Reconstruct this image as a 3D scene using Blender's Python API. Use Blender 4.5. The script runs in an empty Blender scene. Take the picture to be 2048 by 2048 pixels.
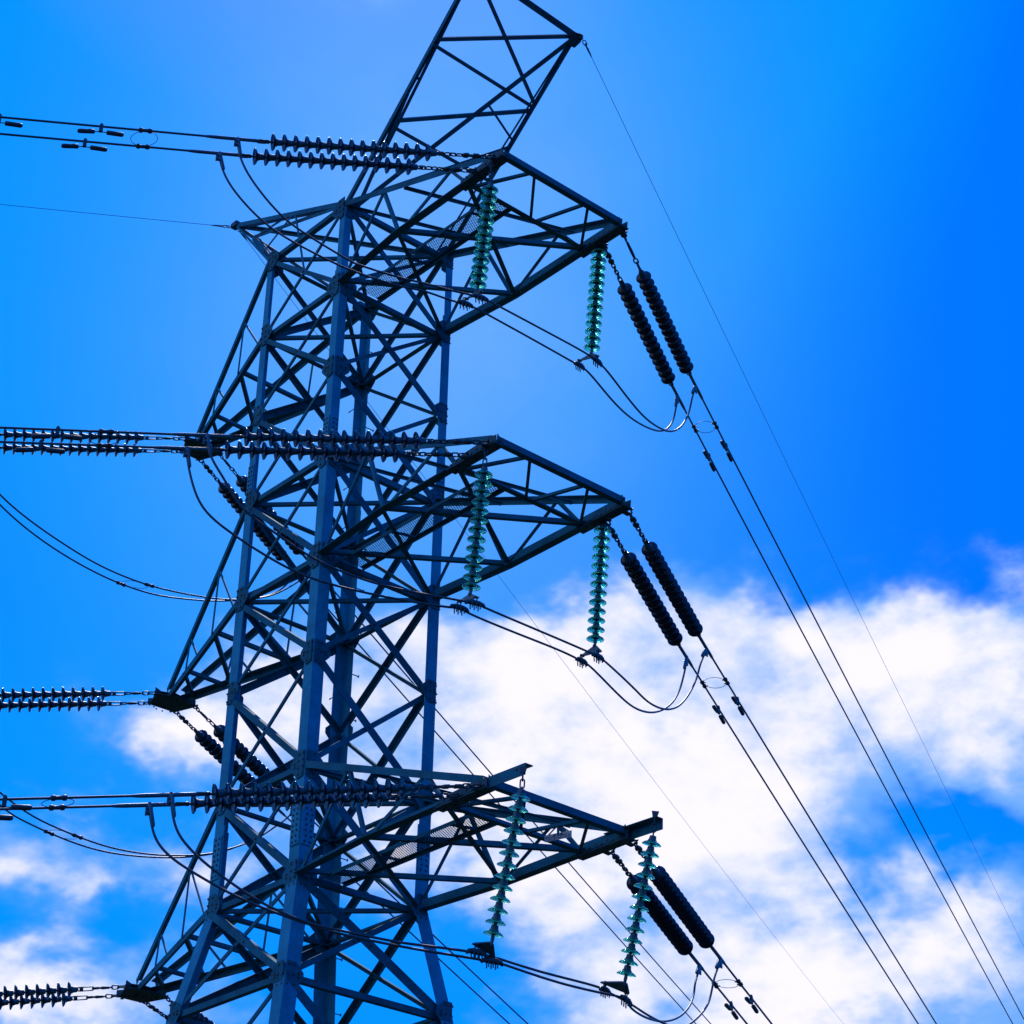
import bpy, bmesh, math, random
from mathutils import Vector, Matrix

SC = bpy.context.scene
# measured layout in tower units (half the body width = 1, top of the body = 0)
D = {'sR': [-0.48269, 0.87484, -0.04074], 'sL': [-0.42052, -0.89228, -0.16433], 'spR': 0.1677, 'spL': 0.1521, 'chR': [1.08, 1.083, 1.046, 1.048, 1.104, 1.107], 'chL': [0.95, 0.956, 0.95, 0.947, 0.939, 0.946], 'wR': [2.04662, -0.06114, 0.00035], 'wL': [-1.94983, -0.18687, 0.00043], 'ewR': [2.04551, -0.06091, 0.00034], 'ewLR': [2.09501, 0.02892, 0.00021], 'J': [{'path': [[3.278, -4.403, -2.134], [3.298, -4.352, -2.381], [3.356, -4.203, -2.683], [3.52, -3.783, -3.177], [3.658, -3.429, -3.394], [3.87, -2.887, -3.641], [3.9, -2.81, -3.666], [4.132, -2.216, -3.729], [4.237, -1.947, -3.723], [4.366, -1.617, -3.741], [4.529, -1.2, -3.742], [4.476, -0.77, -3.681], [4.358, 0.183, -3.571], [4.261, 0.971, -3.489], [4.233, 1.2, -3.495], [4.11, 1.509, -3.453], [3.854, 2.157, -3.488], [3.63, 2.723, -3.476], [3.417, 3.259, -3.336], [3.261, 3.654, -3.16], [3.097, 4.069, -2.809], [2.977, 4.371, -2.364], [2.92, 4.516, -1.985], [2.862, 4.662, -1.709]], 'iA': 10, 'iB': 14, 'tL': 0.48, 'tR': 0.51}, {'path': [[2.873, -4.415, -2.136], [2.9, -4.349, -2.372], [2.966, -4.194, -2.655], [3.161, -3.733, -3.125], [3.415, -3.132, -3.397], [3.603, -2.687, -3.542], [3.868, -2.058, -3.634], [4.003, -1.741, -3.625], [4.155, -1.38, -3.691], [4.231, -1.2, -3.691], [4.157, -0.686, -3.615], [3.982, 0.526, -3.478], [3.903, 1.071, -3.421], [3.884, 1.2, -3.399], [3.757, 1.511, -3.33], [3.443, 2.275, -3.317], [3.157, 2.971, -3.199], [2.811, 3.814, -2.869], [2.654, 4.196, -2.604], [2.546, 4.457, -2.283], [2.487, 4.601, -1.91], [2.463, 4.659, -1.709]], 'iA': 9, 'iB': 13, 'tL': 0.486, 'tR': 0.504}, {'path': [[3.324, -4.423, -6.755], [3.349, -4.359, -7.001], [3.424, -4.173, -7.292], [3.519, -3.935, -7.651], [3.666, -3.568, -7.876], [3.824, -3.172, -8.101], [3.96, -2.833, -8.224], [4.151, -2.353, -8.317], [4.344, -1.872, -8.341], [4.613, -1.2, -8.339], [4.599, -1.108, -8.335], [4.429, 0.03, -8.222], [4.316, 0.788, -8.148], [4.254, 1.2, -8.117], [4.175, 1.401, -8.097], [3.857, 2.21, -8.085], [3.682, 2.655, -8.095], [3.479, 3.172, -7.972], [3.311, 3.599, -7.75], [3.163, 3.976, -7.413], [3.027, 4.32, -6.966], [2.97, 4.465, -6.666], [2.876, 4.704, -6.331]], 'iA': 9, 'iB': 13, 'tL': 0.49, 'tR': 0.58}, {'path': [[2.902, -4.427, -6.756], [2.929, -4.366, -7.05], [3.005, -4.19, -7.508], [3.166, -3.82, -7.799], [3.417, -3.241, -8.105], [3.581, -2.861, -8.226], [3.891, -2.148, -8.298], [4.253, -1.311, -8.298], [4.301, -1.2, -8.279], [4.287, -1.101, -8.29], [4.154, -0.213, -8.205], [4.005, 0.788, -8.089], [3.943, 1.2, -8.072], [3.852, 1.418, -8.031], [3.529, 2.189, -8.036], [3.284, 2.773, -8.006], [3.004, 3.441, -7.783], [2.763, 4.018, -7.407], [2.621, 4.357, -7.046], [2.545, 4.538, -6.727], [2.472, 4.713, -6.332]], 'iA': 8, 'iB': 12, 'tL': 0.498, 'tR': 0.588}, {'path': [[3.351, -4.408, -11.398], [3.38, -4.35, -11.678], [3.422, -4.267, -11.854], [3.519, -4.073, -12.058], [3.66, -3.793, -12.267], [3.844, -3.428, -12.49], [4.073, -2.975, -12.657], [4.234, -2.655, -12.703], [4.531, -2.065, -12.769], [4.713, -1.704, -12.778], [4.875, -1.383, -12.79], [4.917, -1.3, -12.793], [4.894, -1.157, -12.783], [4.858, -0.931, -12.762], [4.756, -0.3, -12.726], [4.666, 0.259, -12.675], [4.562, 0.905, -12.618], [4.547, 1.0, -12.629], [4.205, 1.761, -12.552], [3.993, 2.234, -12.534], [3.656, 2.985, -12.45], [3.429, 3.49, -12.317], [3.129, 4.158, -11.9], [3.021, 4.399, -11.672], [2.931, 4.599, -11.292], [2.813, 4.862, -10.986]], 'iA': 11, 'iB': 17, 'tL': 0.484, 'tR': 0.7}, {'path': [[2.945, -4.421, -11.4], [2.982, -4.359, -11.681], [3.026, -4.284, -11.833], [3.114, -4.136, -11.985], [3.261, -3.887, -12.146], [3.419, -3.621, -12.296], [3.624, -3.274, -12.447], [3.883, -2.838, -12.588], [4.067, -2.528, -12.671], [4.402, -1.961, -12.756], [4.606, -1.617, -12.794], [4.925, -1.08, -12.846], [4.908, -0.927, -12.832], [4.848, -0.382, -12.823], [4.79, 0.145, -12.802], [4.724, 0.75, -12.75], [4.672, 1.22, -12.71], [4.596, 1.343, -12.75], [4.264, 1.878, -12.68], [3.979, 2.338, -12.572], [3.622, 2.914, -12.404], [3.17, 3.642, -12.1], [2.819, 4.209, -11.767], [2.637, 4.502, -11.48], [2.593, 4.572, -11.312], [2.411, 4.866, -10.987]], 'iA': 11, 'iB': 16, 'tL': 0.492, 'tR': 0.702}], 'LJ': {'1': [[[-5.767, -2.635, -2.935], [-5.793, -2.086, -3.147], [-5.828, -1.358, -3.327], [-5.864, -0.624, -3.446], [-5.899, 0.111, -3.451], [-5.925, 0.667, -3.393], [-5.961, 1.417, -3.246], [-5.996, 2.145, -3.04], [-6.028, 2.803, -2.736], [-6.046, 3.19, -2.459], [-6.061, 3.502, -2.191]], [[-6.14, -2.431, -2.881], [-6.17, -1.871, -3.111], [-6.211, -1.131, -3.292], [-6.251, -0.391, -3.378], [-6.28, 0.13, -3.383], [-6.313, 0.729, -3.327], [-6.344, 1.293, -3.188], [-6.377, 1.904, -3.001], [-6.405, 2.407, -2.801], [-6.437, 2.997, -2.52], [-6.459, 3.39, -2.228]]], '4': [[[-5.964, -1.383, -7.968], [-6.002, -0.571, -8.091], [-6.039, 0.216, -8.123], [-6.067, 0.801, -8.065], [-6.091, 1.323, -7.966], [-6.117, 1.886, -7.809], [-6.136, 2.277, -7.668], [-6.168, 2.959, -7.3], [-6.181, 3.247, -7.088], [-6.197, 3.572, -6.798], [-6.205, 3.745, -6.515]], [[-6.326, -1.44, -7.894], [-6.342, -1.132, -7.969], [-6.382, -0.346, -8.058], [-6.413, 0.274, -8.065], [-6.443, 0.862, -7.992], [-6.479, 1.563, -7.837], [-6.508, 2.134, -7.662], [-6.542, 2.82, -7.363], [-6.57, 3.364, -6.98]]]}, 'att': {'1': [[-4.25, -0.2, -1.509], [-4.617, 0.0, -1.509], [-4.229, 0.412, -1.509], [-4.629, 0.316, -1.509]], '4': [[-4.392, -0.142, -6.128], [-4.757, 0.013, -6.128], [-4.366, 0.529, -6.128], [-4.746, 0.422, -6.128]], '7': [[-4.552, 0.009, -10.773], [-4.995, 0.182, -10.773], [-4.543, 0.635, -10.773], [-4.988, 0.573, -10.773]]}}
CLOUDS_AND_FILL = [(-105, 28, 40, 20, 1.3), (129.9, 27.09, 4.27, 1.02, 0.8), (126.22, 25.48, 3.76, 1.63, 1.0), (124.73, 23.39, 1.92, 1.49, 0.7), (136.7, 26.36, 3.03, 0.95, 0.6), (139.12, 26.47, 2.42, 1.09, 0.45), (133.28, 24.99, 6.29, 1.76, 0.55), (137.44, 24.47, 2.98, 1.09, 0.3), (135.53, 22.47, 4.4, 1.22, 0.75), (130.44, 23.18, 3.98, 1.36, 0.7), (133.43, 20.21, 4.48, 1.76, 1.0), (138.13, 21.4, 3.21, 1.76, 0.85), (128.08, 17.11, 5.11, 1.49, 1.25), (132.83, 17.22, 5.4, 1.15, 0.95), (129.33, 18.56, 3.15, 0.81, 0.4), (142.31, 26.78, 2.89, 0.95, 0.55), (144.42, 24.79, 3.89, 1.36, 0.9), (149.25, 23.38, 2.22, 0.88, 0.5), (146.88, 24.23, 1.93, 0.88, 0.65), (151.27, 19.47, 3.17, 0.57, 0.6), (147.64, 20.4, 2.89, 0.68, 0.6), (151.52, 16.44, 3.82, 1.22, 1.5), (152.84, 20.81, 1.45, 0.75, 0.6), (125.79, 19.95, 2.31, 0.81, 0.7), (143.22, 22.18, 2.78, 1.36, 0.75), (145.47, 43.82, 3.2, 0.95, 0.35), (125.49, 21.55, 1.75, 0.57, -0.55), (128.68, 19.96, 1.3, 0.81, -0.35), (141.41, 17.52, 1.85, 1.22, -0.5)]  # first entry: out-of-view cloud bank added to light the tower's left-hand faces
VEIL = (141.92, 36.80, 6.61, 8.41)
CAM = {'f': 4223.55, 'C': [22.0081, -15.7811, -20.1925], 'R': [[0.663877, 0.74763, 0.017796], [-0.364603, 0.344352, -0.865151], [-0.652941, 0.567866, 0.501195]]}
Z = [0, -1.5087, -2.9882, -4.5019, -6.1279, -7.6142, -9.2522, -10.7732]
S = 1.11                                  # metres per half width of the tower body
TOP = 1.6 + 20.1925 * S                   # height of the top of the tower body above the ground
def W(p): return Vector((p[0] * S, p[1] * S, p[2] * S + TOP))

# ------------------------------------------------------------------ camera
cam_data = bpy.data.cameras.new('camera'); cam = bpy.data.objects.new('camera', cam_data)
SC.collection.objects.link(cam); SC.camera = cam
cam_data.sensor_width = 36.0; cam_data.lens = CAM['f'] / 2048 * 36.0
cam_data.clip_start = 0.1; cam_data.clip_end = 6000
_r = CAM['R']
cam.matrix_world = Matrix(((_r[0][0], -_r[1][0], -_r[2][0], 0), (_r[0][1], -_r[1][1], -_r[2][1], 0),
                           (_r[0][2], -_r[1][2], -_r[2][2], 0), (0, 0, 0, 1)))
cam.matrix_world.translation = W(CAM['C'])

# ------------------------------------------------------------------ light and sky
SUN_AZ, SUN_EL = math.radians(147), math.radians(54)
SKY_STRENGTH = 0.1
SKY_GAIN = (0.50, 2.05, 1.75)       # cold blue daylight balance of the place: gain and black point per channel
SKY_FLOOR = (0.53, 0.315, 0.05)
SC.view_settings.view_transform = 'Standard'; SC.view_settings.look = 'None'
SC.view_settings.exposure = 0.0; SC.view_settings.gamma = 1.0
sun = bpy.data.lights.new('sun', 'SUN'); sun.energy = 3.5; sun.angle = math.radians(0.5); sun.color = (1.0, 0.95, 0.88)
sun_o = bpy.data.objects.new('sun', sun); SC.collection.objects.link(sun_o)
sd = Vector((math.cos(SUN_AZ) * math.cos(SUN_EL), math.sin(SUN_AZ) * math.cos(SUN_EL), math.sin(SUN_EL)))
sun_o.rotation_euler = (-sd).to_track_quat('-Z', 'Y').to_euler(); sun_o.location = (0, 0, 60)

world = bpy.data.worlds.new('World'); SC.world = world; world.use_nodes = True
nt = world.node_tree; nt.nodes.clear()
class NT:
    def __init__(s, t): s.t = t
    def n(s, kind, **kw):
        nd = s.t.nodes.new(kind)
        for k, v in kw.items(): setattr(nd, k, v)
        return nd
    def put(s, sock, v):
        if isinstance(v, bpy.types.NodeSocket): s.t.links.new(v, sock)
        else: sock.default_value = v
    def math(s, op, a, b=0.0, clamp=False):
        nd = s.n('ShaderNodeMath', operation=op, use_clamp=clamp); s.put(nd.inputs[0], a); s.put(nd.inputs[1], b); return nd.outputs[0]
    def vm(s, op, a, b=(0, 0, 0)):
        nd = s.n('ShaderNodeVectorMath', operation=op); s.put(nd.inputs[0], a); s.put(nd.inputs[1], b); return nd.outputs[0]
    def mix(s, fac, a, b, mode='MIX'):
        nd = s.n('ShaderNodeMix', data_type='RGBA', blend_type=mode); s.put(nd.inputs[0], fac); s.put(nd.inputs[6], a); s.put(nd.inputs[7], b); return nd.outputs[2]
    def rng(s, v, a, b, c=0.0, d=1.0, smooth=True):
        nd = s.n('ShaderNodeMapRange', interpolation_type='SMOOTHSTEP' if smooth else 'LINEAR'); s.put(nd.inputs[0], v)
        for i, x in enumerate((a, b, c, d)): nd.inputs[i + 1].default_value = x
        return nd.outputs[0]
    def noise(s, vec, scale, detail=6, rough=0.55, dist=0.0):
        nd = s.n('ShaderNodeTexNoise'); s.put(nd.inputs['Vector'], vec); nd.inputs['Scale'].default_value = scale
        nd.inputs['Detail'].default_value = detail; nd.inputs['Roughness'].default_value = rough; nd.inputs['Distortion'].default_value = dist
        return nd.outputs['Fac']
w = NT(nt)
sky = w.n('ShaderNodeTexSky', sky_type='NISHITA', sun_disc=False, sun_elevation=SUN_EL, sun_rotation=math.pi / 2 - SUN_AZ)
sky.air_density = 1.0; sky.dust_density = 0.6; sky.ozone_density = 2.0
gain = w.n('ShaderNodeVectorMath', operation='MULTIPLY_ADD'); nt.links.new(sky.outputs[0], gain.inputs[0])
gain.inputs[1].default_value = SKY_GAIN; gain.inputs[2].default_value = tuple(-f * g / SKY_STRENGTH for f, g in zip(SKY_FLOOR, SKY_GAIN))
blue = w.vm('MINIMUM', w.vm('MAXIMUM', gain.outputs[0], (0, 0.185 / SKY_STRENGTH, 1.02 / SKY_STRENGTH)), (0.10 / SKY_STRENGTH, 0.30 / SKY_STRENGTH, 1.5 / SKY_STRENGTH))
tc = w.n('ShaderNodeTexCoord'); dirv = tc.outputs['Generated']
sep = w.n('ShaderNodeSeparateXYZ'); nt.links.new(dirv, sep.inputs[0])
az = w.math('MULTIPLY', w.math('ARCTAN2', sep.outputs[1], sep.outputs[0]), 180 / math.pi)
el = w.math('MULTIPLY', w.math('ARCSINE', sep.outputs[2]), 180 / math.pi)
warp_v = w.vm('MULTIPLY', dirv, (1, 1, 1.6))
wn = w.noise(warp_v, 14, 4, 0.6)
wn2 = w.noise(w.vm('ADD', warp_v, (3.1, 1.7, 0.4)), 14, 4, 0.6)
azw = w.math('ADD', az, w.math('MULTIPLY', w.math('SUBTRACT', wn, 0.5), 7.0))
elw = w.math('ADD', el, w.math('MULTIPLY', w.math('SUBTRACT', wn2, 0.5), 5.0))
tot = 0.0
for (a0, e0, sa, se, amp) in CLOUDS_AND_FILL:
    dx = w.math('DIVIDE', w.math('SUBTRACT', azw, a0), sa); dy = w.math('DIVIDE', w.math('SUBTRACT', elw, e0), se)
    r2 = w.math('ADD', w.math('MULTIPLY', dx, dx), w.math('MULTIPLY', dy, dy))
    g = w.math('MULTIPLY', w.math('EXPONENT', w.math('MULTIPLY', r2, -0.7)), amp)
    tot = g if isinstance(tot, float) else w.math('ADD', tot, g)
    if amp > 0: near = tot
vx = w.math('DIVIDE', w.math('SUBTRACT', az, VEIL[0]), VEIL[2]); vy = w.math('DIVIDE', w.math('SUBTRACT', el, VEIL[1]), VEIL[3])
veil = w.math('MULTIPLY', w.math('EXPONENT', w.math('MULTIPLY', w.math('ADD', w.math('MULTIPLY', vx, vx), w.math('MULTIPLY', vy, vy)), -0.7)), 0.57)
veil = w.math('MULTIPLY', veil, w.rng(wn, 0.2, 0.8, 0.85, 1.1))
fb = w.noise(warp_v, 20, 9, 0.56, 0.2)
dens = w.math('ADD', tot, w.math('MULTIPLY', w.math('MULTIPLY', w.math('SUBTRACT', fb, 0.5), w.rng(near, 0.03, 0.3)), 1.5))
alpha = w.rng(dens, 0.05, 0.95)
fb2 = w.noise(w.vm('ADD', warp_v, (7, 2, 5)), 16, 6, 0.55)
k = 1.0 / SKY_STRENGTH
ccol = w.mix(w.rng(w.math('ADD', w.math('ADD', w.math('MULTIPLY', dens, 0.75), 0.28), w.math('MULTIPLY', w.math('SUBTRACT', fb2, 0.5), 2.9)), 0.45, 1.65), (0.18 * k, 0.44 * k, 1.03 * k, 1), (1.0 * k, 0.97 * k, 1.12 * k, 1))
col = w.mix(alpha, w.mix(veil, blue, (0.24 * k, 0.50 * k, 1.05 * k, 1)), ccol)
bg = w.n('ShaderNodeBackground'); nt.links.new(col, bg.inputs[0]); bg.inputs[1].default_value = SKY_STRENGTH
wo = w.n('ShaderNodeOutputWorld'); nt.links.new(bg.outputs[0], wo.inputs[0])

# ------------------------------------------------------------------ materials
def material(name, base, rough=0.6, metal=0.0, var=0.25, scale=6.0, spec=0.5, trans=0.0, ior=1.5, coat=0.0, blotch=None):
    m = bpy.data.materials.new(name); m.use_nodes = True
    t = NT(m.node_tree); b = m.node_tree.nodes['Principled BSDF']
    co = t.n('ShaderNodeTexCoord').outputs['Object']
    n1 = t.noise(co, scale, 6, 0.6); n2 = t.noise(co, scale * 7, 4, 0.6)
    mixn = t.math('ADD', t.math('MULTIPLY', n1, 0.65), t.math('MULTIPLY', n2, 0.35))
    lo = tuple(c * (1 - var) for c in base); hi = tuple(min(1, c * (1 + var)) for c in base)
    c = t.mix(t.rng(mixn, 0.3, 0.7), (*lo, 1), (*hi, 1))
    if blotch:
        n3 = t.noise(co, scale * 0.7, 8, 0.7)
        c = t.mix(t.rng(n3, 0.58, 0.75, 0.0, 0.6), c, (*blotch, 1))
    t.put(b.inputs['Base Color'], c)
    t.put(b.inputs['Roughness'], t.rng(n2, 0.2, 0.8, max(0.02, rough - 0.12), min(1, rough + 0.12), False))
    b.inputs['Metallic'].default_value = metal; b.inputs['Specular IOR Level'].default_value = spec
    b.inputs['Transmission Weight'].default_value = trans; b.inputs['IOR'].default_value = ior; b.inputs['Coat Weight'].default_value = coat
    return m
STEEL = material('weathered_galvanised_steel', (0.013, 0.135, 0.185), 0.66, 0.0, 0.34, 2.2, spec=0.1, blotch=(0.008, 0.07, 0.10))
LEGSTEEL = material('galvanised_leg_steel_lit_tone', (0.022, 0.27, 0.40), 0.64, 0.0, 0.26, 1.6, spec=0.1, blotch=(0.015, 0.17, 0.26))  # brace steel made lighter for the legs; their lit look is in the colour
PLATE = material('dull_steel_plate', (0.02, 0.085, 0.11), 0.6, 0.0, 0.3, 4.0, spec=0.22, blotch=(0.012, 0.05, 0.05))
BOLT = material('dark_bolt_steel', (0.05, 0.05, 0.052), 0.5, 0.0, 0.3, 20.0)
FITTING = material('forged_fitting_steel', (0.028, 0.052, 0.065), 0.5, 0.1, 0.3, 9.0)
ALU = material('weathered_aluminium_wire', (0.045, 0.07, 0.09), 0.45, 0.2, 0.2, 12.0)
TUBE = material('aluminium_clamp_tube', (0.06, 0.13, 0.17), 0.42, 0.1, 0.2, 8.0)
GLAZE = material('dark_glazed_porcelain', (0.008, 0.012, 0.030), 0.12, 0.0, 0.3, 9.0, spec=0.5)
CAPM = material('grey_iron_cap', (0.035, 0.10, 0.13), 0.5, 0.0, 0.3, 12.0)
GLASS = material('green_toughened_glass', (0.19, 1.0, 0.60), 0.05, 0.0, 0.08, 10.0, trans=0.93, ior=1.5)
SIGNM = material('pale_sign_enamel', (0.42, 0.44, 0.45), 0.5, 0.0, 0.15, 20.0)
INK = material('black_sign_paint', (0.015, 0.015, 0.016), 0.6, 0.0, 0.1, 20.0)
CONC = material('grey_concrete', (0.32, 0.31, 0.29), 0.85, 0.0, 0.25, 2.0)
GRASS = material('dry_meadow_grass', (0.012, 0.020, 0.012), 0.9, 0.0, 0.5, 0.25, spec=0.1, blotch=(0.016, 0.018, 0.012))

# ------------------------------------------------------------------ mesh helpers
class MB:
    def __init__(s): s.v = []; s.f = []; s.mi = []; s.cur = 0
    def add(s, vs, fs):
        b = len(s.v); s.v += [tuple(x) for x in vs]; s.f += [tuple(b + i for i in f) for f in fs]; s.mi += [s.cur] * len(fs)
    def loft(s, rings, cap=True, closed=False):
        n = len(rings[0]); vs = [p for r in rings for p in r]; fs = []; m = len(rings)
        for i in range(m if closed else m - 1):
            j = (i + 1) % m
            for k in range(n):
                l = (k + 1) % n; fs.append((i * n + k, i * n + l, j * n + l, j * n + k))
        if cap and not closed: fs += [tuple(range(n))[::-1], tuple((m - 1) * n + k for k in range(n))]
        s.add(vs, fs)
    def angle(s, p, q, wd, nrm, t=0.011, off=0.0, flip=False, wd2=None, centre=True):
        """rolled steel angle from p to q; the wide flange faces nrm, the other points back from it"""
        p = Vector(p); q = Vector(q); a = (q - p).normalized(); n = Vector(nrm); n = n - a * n.dot(a)
        if n.length < 1e-5: n = a.orthogonal()
        n.normalize(); u = a.cross(n)
        if flip: u = -u
        w2 = wd2 or wd; sh = wd / 2 if centre else 0
        sec = [(0, 0), (wd, 0), (wd, -t), (t, -t), (t, -w2), (0, -w2)]
        if not flip: sec = sec[::-1]
        s.loft([[b + u * (x - sh) + n * (y + off) for x, y in sec] for b in (p, q)])
    def tube(s, pts, r, seg=8, cap=True, closed=False):
        pts = [Vector(x) for x in pts]; n = len(pts); rings = []; ref = None
        for i, p in enumerate(pts):
            if closed: t = pts[(i + 1) % n] - pts[i - 1]
            else: t = pts[min(i + 1, n - 1)] - pts[max(i - 1, 0)]
            t.normalize()
            if ref is None: ref = t.orthogonal().normalized()
            ref = (ref - t * ref.dot(t)).normalized(); b = t.cross(ref)
            rr = r[i] if isinstance(r, (list, tuple)) else r
            rings.append([p + (ref * math.cos(2 * math.pi * k / seg) + b * math.sin(2 * math.pi * k / seg)) * rr for k in range(seg)])
        s.loft(rings, cap, closed)
    def lathe(s, prof, seg=24, axis=Vector((1, 0, 0)), org=Vector((0, 0, 0))):
        """profile of (along, radius) turned about the local x axis"""
        s.loft([[org + Vector((x, r * math.cos(2 * math.pi * k / seg), r * math.sin(2 * math.pi * k / seg))) for k in range(seg)] for x, r in prof])
    def prism(s, poly, nrm, t):
        """flat plate: polygon of points, thickness t along nrm centred on the polygon"""
        n = Vector(nrm).normalized(); s.loft([[Vector(p) - n * t / 2 for p in poly], [Vector(p) + n * t / 2 for p in poly]])
    def box(s, c, ax, ay, az_):
        c = Vector(c); ax = Vector(ax); ay = Vector(ay); az_ = Vector(az_)
        s.loft([[c + ax * i + ay * j + az_ * k for i, j in ((-1, -1), (1, -1), (1, 1), (-1, 1))] for k in (-1, 1)])
    def bolt(s, c, n, r=0.017, h=0.016):
        n = Vector(n).normalized(); u = n.orthogonal().normalized(); v = n.cross(u); c = Vector(c)
        s.loft([[c + n * d + (u * math.cos(k * math.pi / 3) + v * math.sin(k * math.pi / 3)) * r for k in range(6)] for d in (0, h)])
    def mesh(s, name, mats, smooth=False):
        me = bpy.data.meshes.new(name); me.from_pydata(s.v, [], s.f)
        for m in (mats if isinstance(mats, (list, tuple)) else [mats]): me.materials.append(m)
        for p, i in zip(me.polygons, s.mi): p.material_index = i; p.use_smooth = smooth
        bm = bmesh.new(); bm.from_mesh(me); bmesh.ops.recalc_face_normals(bm, faces=bm.faces); bm.to_mesh(me); bm.free()
        if smooth:
            try: me.set_sharp_from_angle(angle=math.radians(50))
            except Exception: pass
        return me
def link(o, parent=None):
    SC.collection.objects.link(o)
    if parent is not None: o.parent = parent
    return o
def ob(name, mb, mats, parent=None, smooth=False):
    return link(bpy.data.objects.new(name, mb.mesh(name, mats, smooth)), parent)
def me_ob(name, me, parent=None, loc=(0, 0, 0)):
    o = bpy.data.objects.new(name, me); o.location = loc; return link(o, parent)
def empty(name, parent=None, loc=(0, 0, 0)):
    o = bpy.data.objects.new(name, None); o.empty_display_size = 0.3; o.location = loc; return link(o, parent)
def tag(o, label, cat, group=None):
    o['label'] = label; o['category'] = cat
    if group: o['group'] = group
    return o
def lerp(a, b, t): return Vector(a) + (Vector(b) - Vector(a)) * t

# ------------------------------------------------------------------ ground
g = MB(); R_ = 3000.0
g.add([(-R_, -R_, 0), (R_, -R_, 0), (R_, R_, 0), (-R_, R_, 0)], [(0, 1, 2, 3)])
ground = ob('ground', g, GRASS); ground['kind'] = 'structure'

# ------------------------------------------------------------------ the pylon
tower = empty('lattice_tower')
tag(tower, 'tall grey steel lattice pylon with three tiers of crossarms and two raised horns', 'pylon')
ZG = -(TOP / S)
LV = list(Z) + [-12.2, -14.9, -18.0, ZG + 0.12]
def hw(z): return 1.0 if z >= Z[7] else 1.0 + 0.1862 * (Z[7] - z)
CORN = {'n': (1, -1), 'l': (-1, -1), 'r': (1, 1), 'f': (-1, 1)}
def nd(c, i):
    z = LV[i]; h = hw(z); return Vector((CORN[c][0] * h, CORN[c][1] * h, z))
def legw(z):
    for zz, b in ((-1.2, .125), (-4.3, .15), (-6.0, .17), (-9.6, .195)):
        if z > zz: return b
    return .215
FACES = [('n', 'r', Vector((1, 0, 0))), ('l', 'n', Vector((0, -1, 0))), ('f', 'l', Vector((-1, 0, 0))), ('r', 'f', Vector((0, 1, 0)))]
SPLICE = [-4.15, -10.05]
legs = {}
BACKSET = {'n': 0.0, 'l': 0.0, 'r': 0.08, 'f': 0.0}     # heel of the leg angle outside the bracing line
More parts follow.
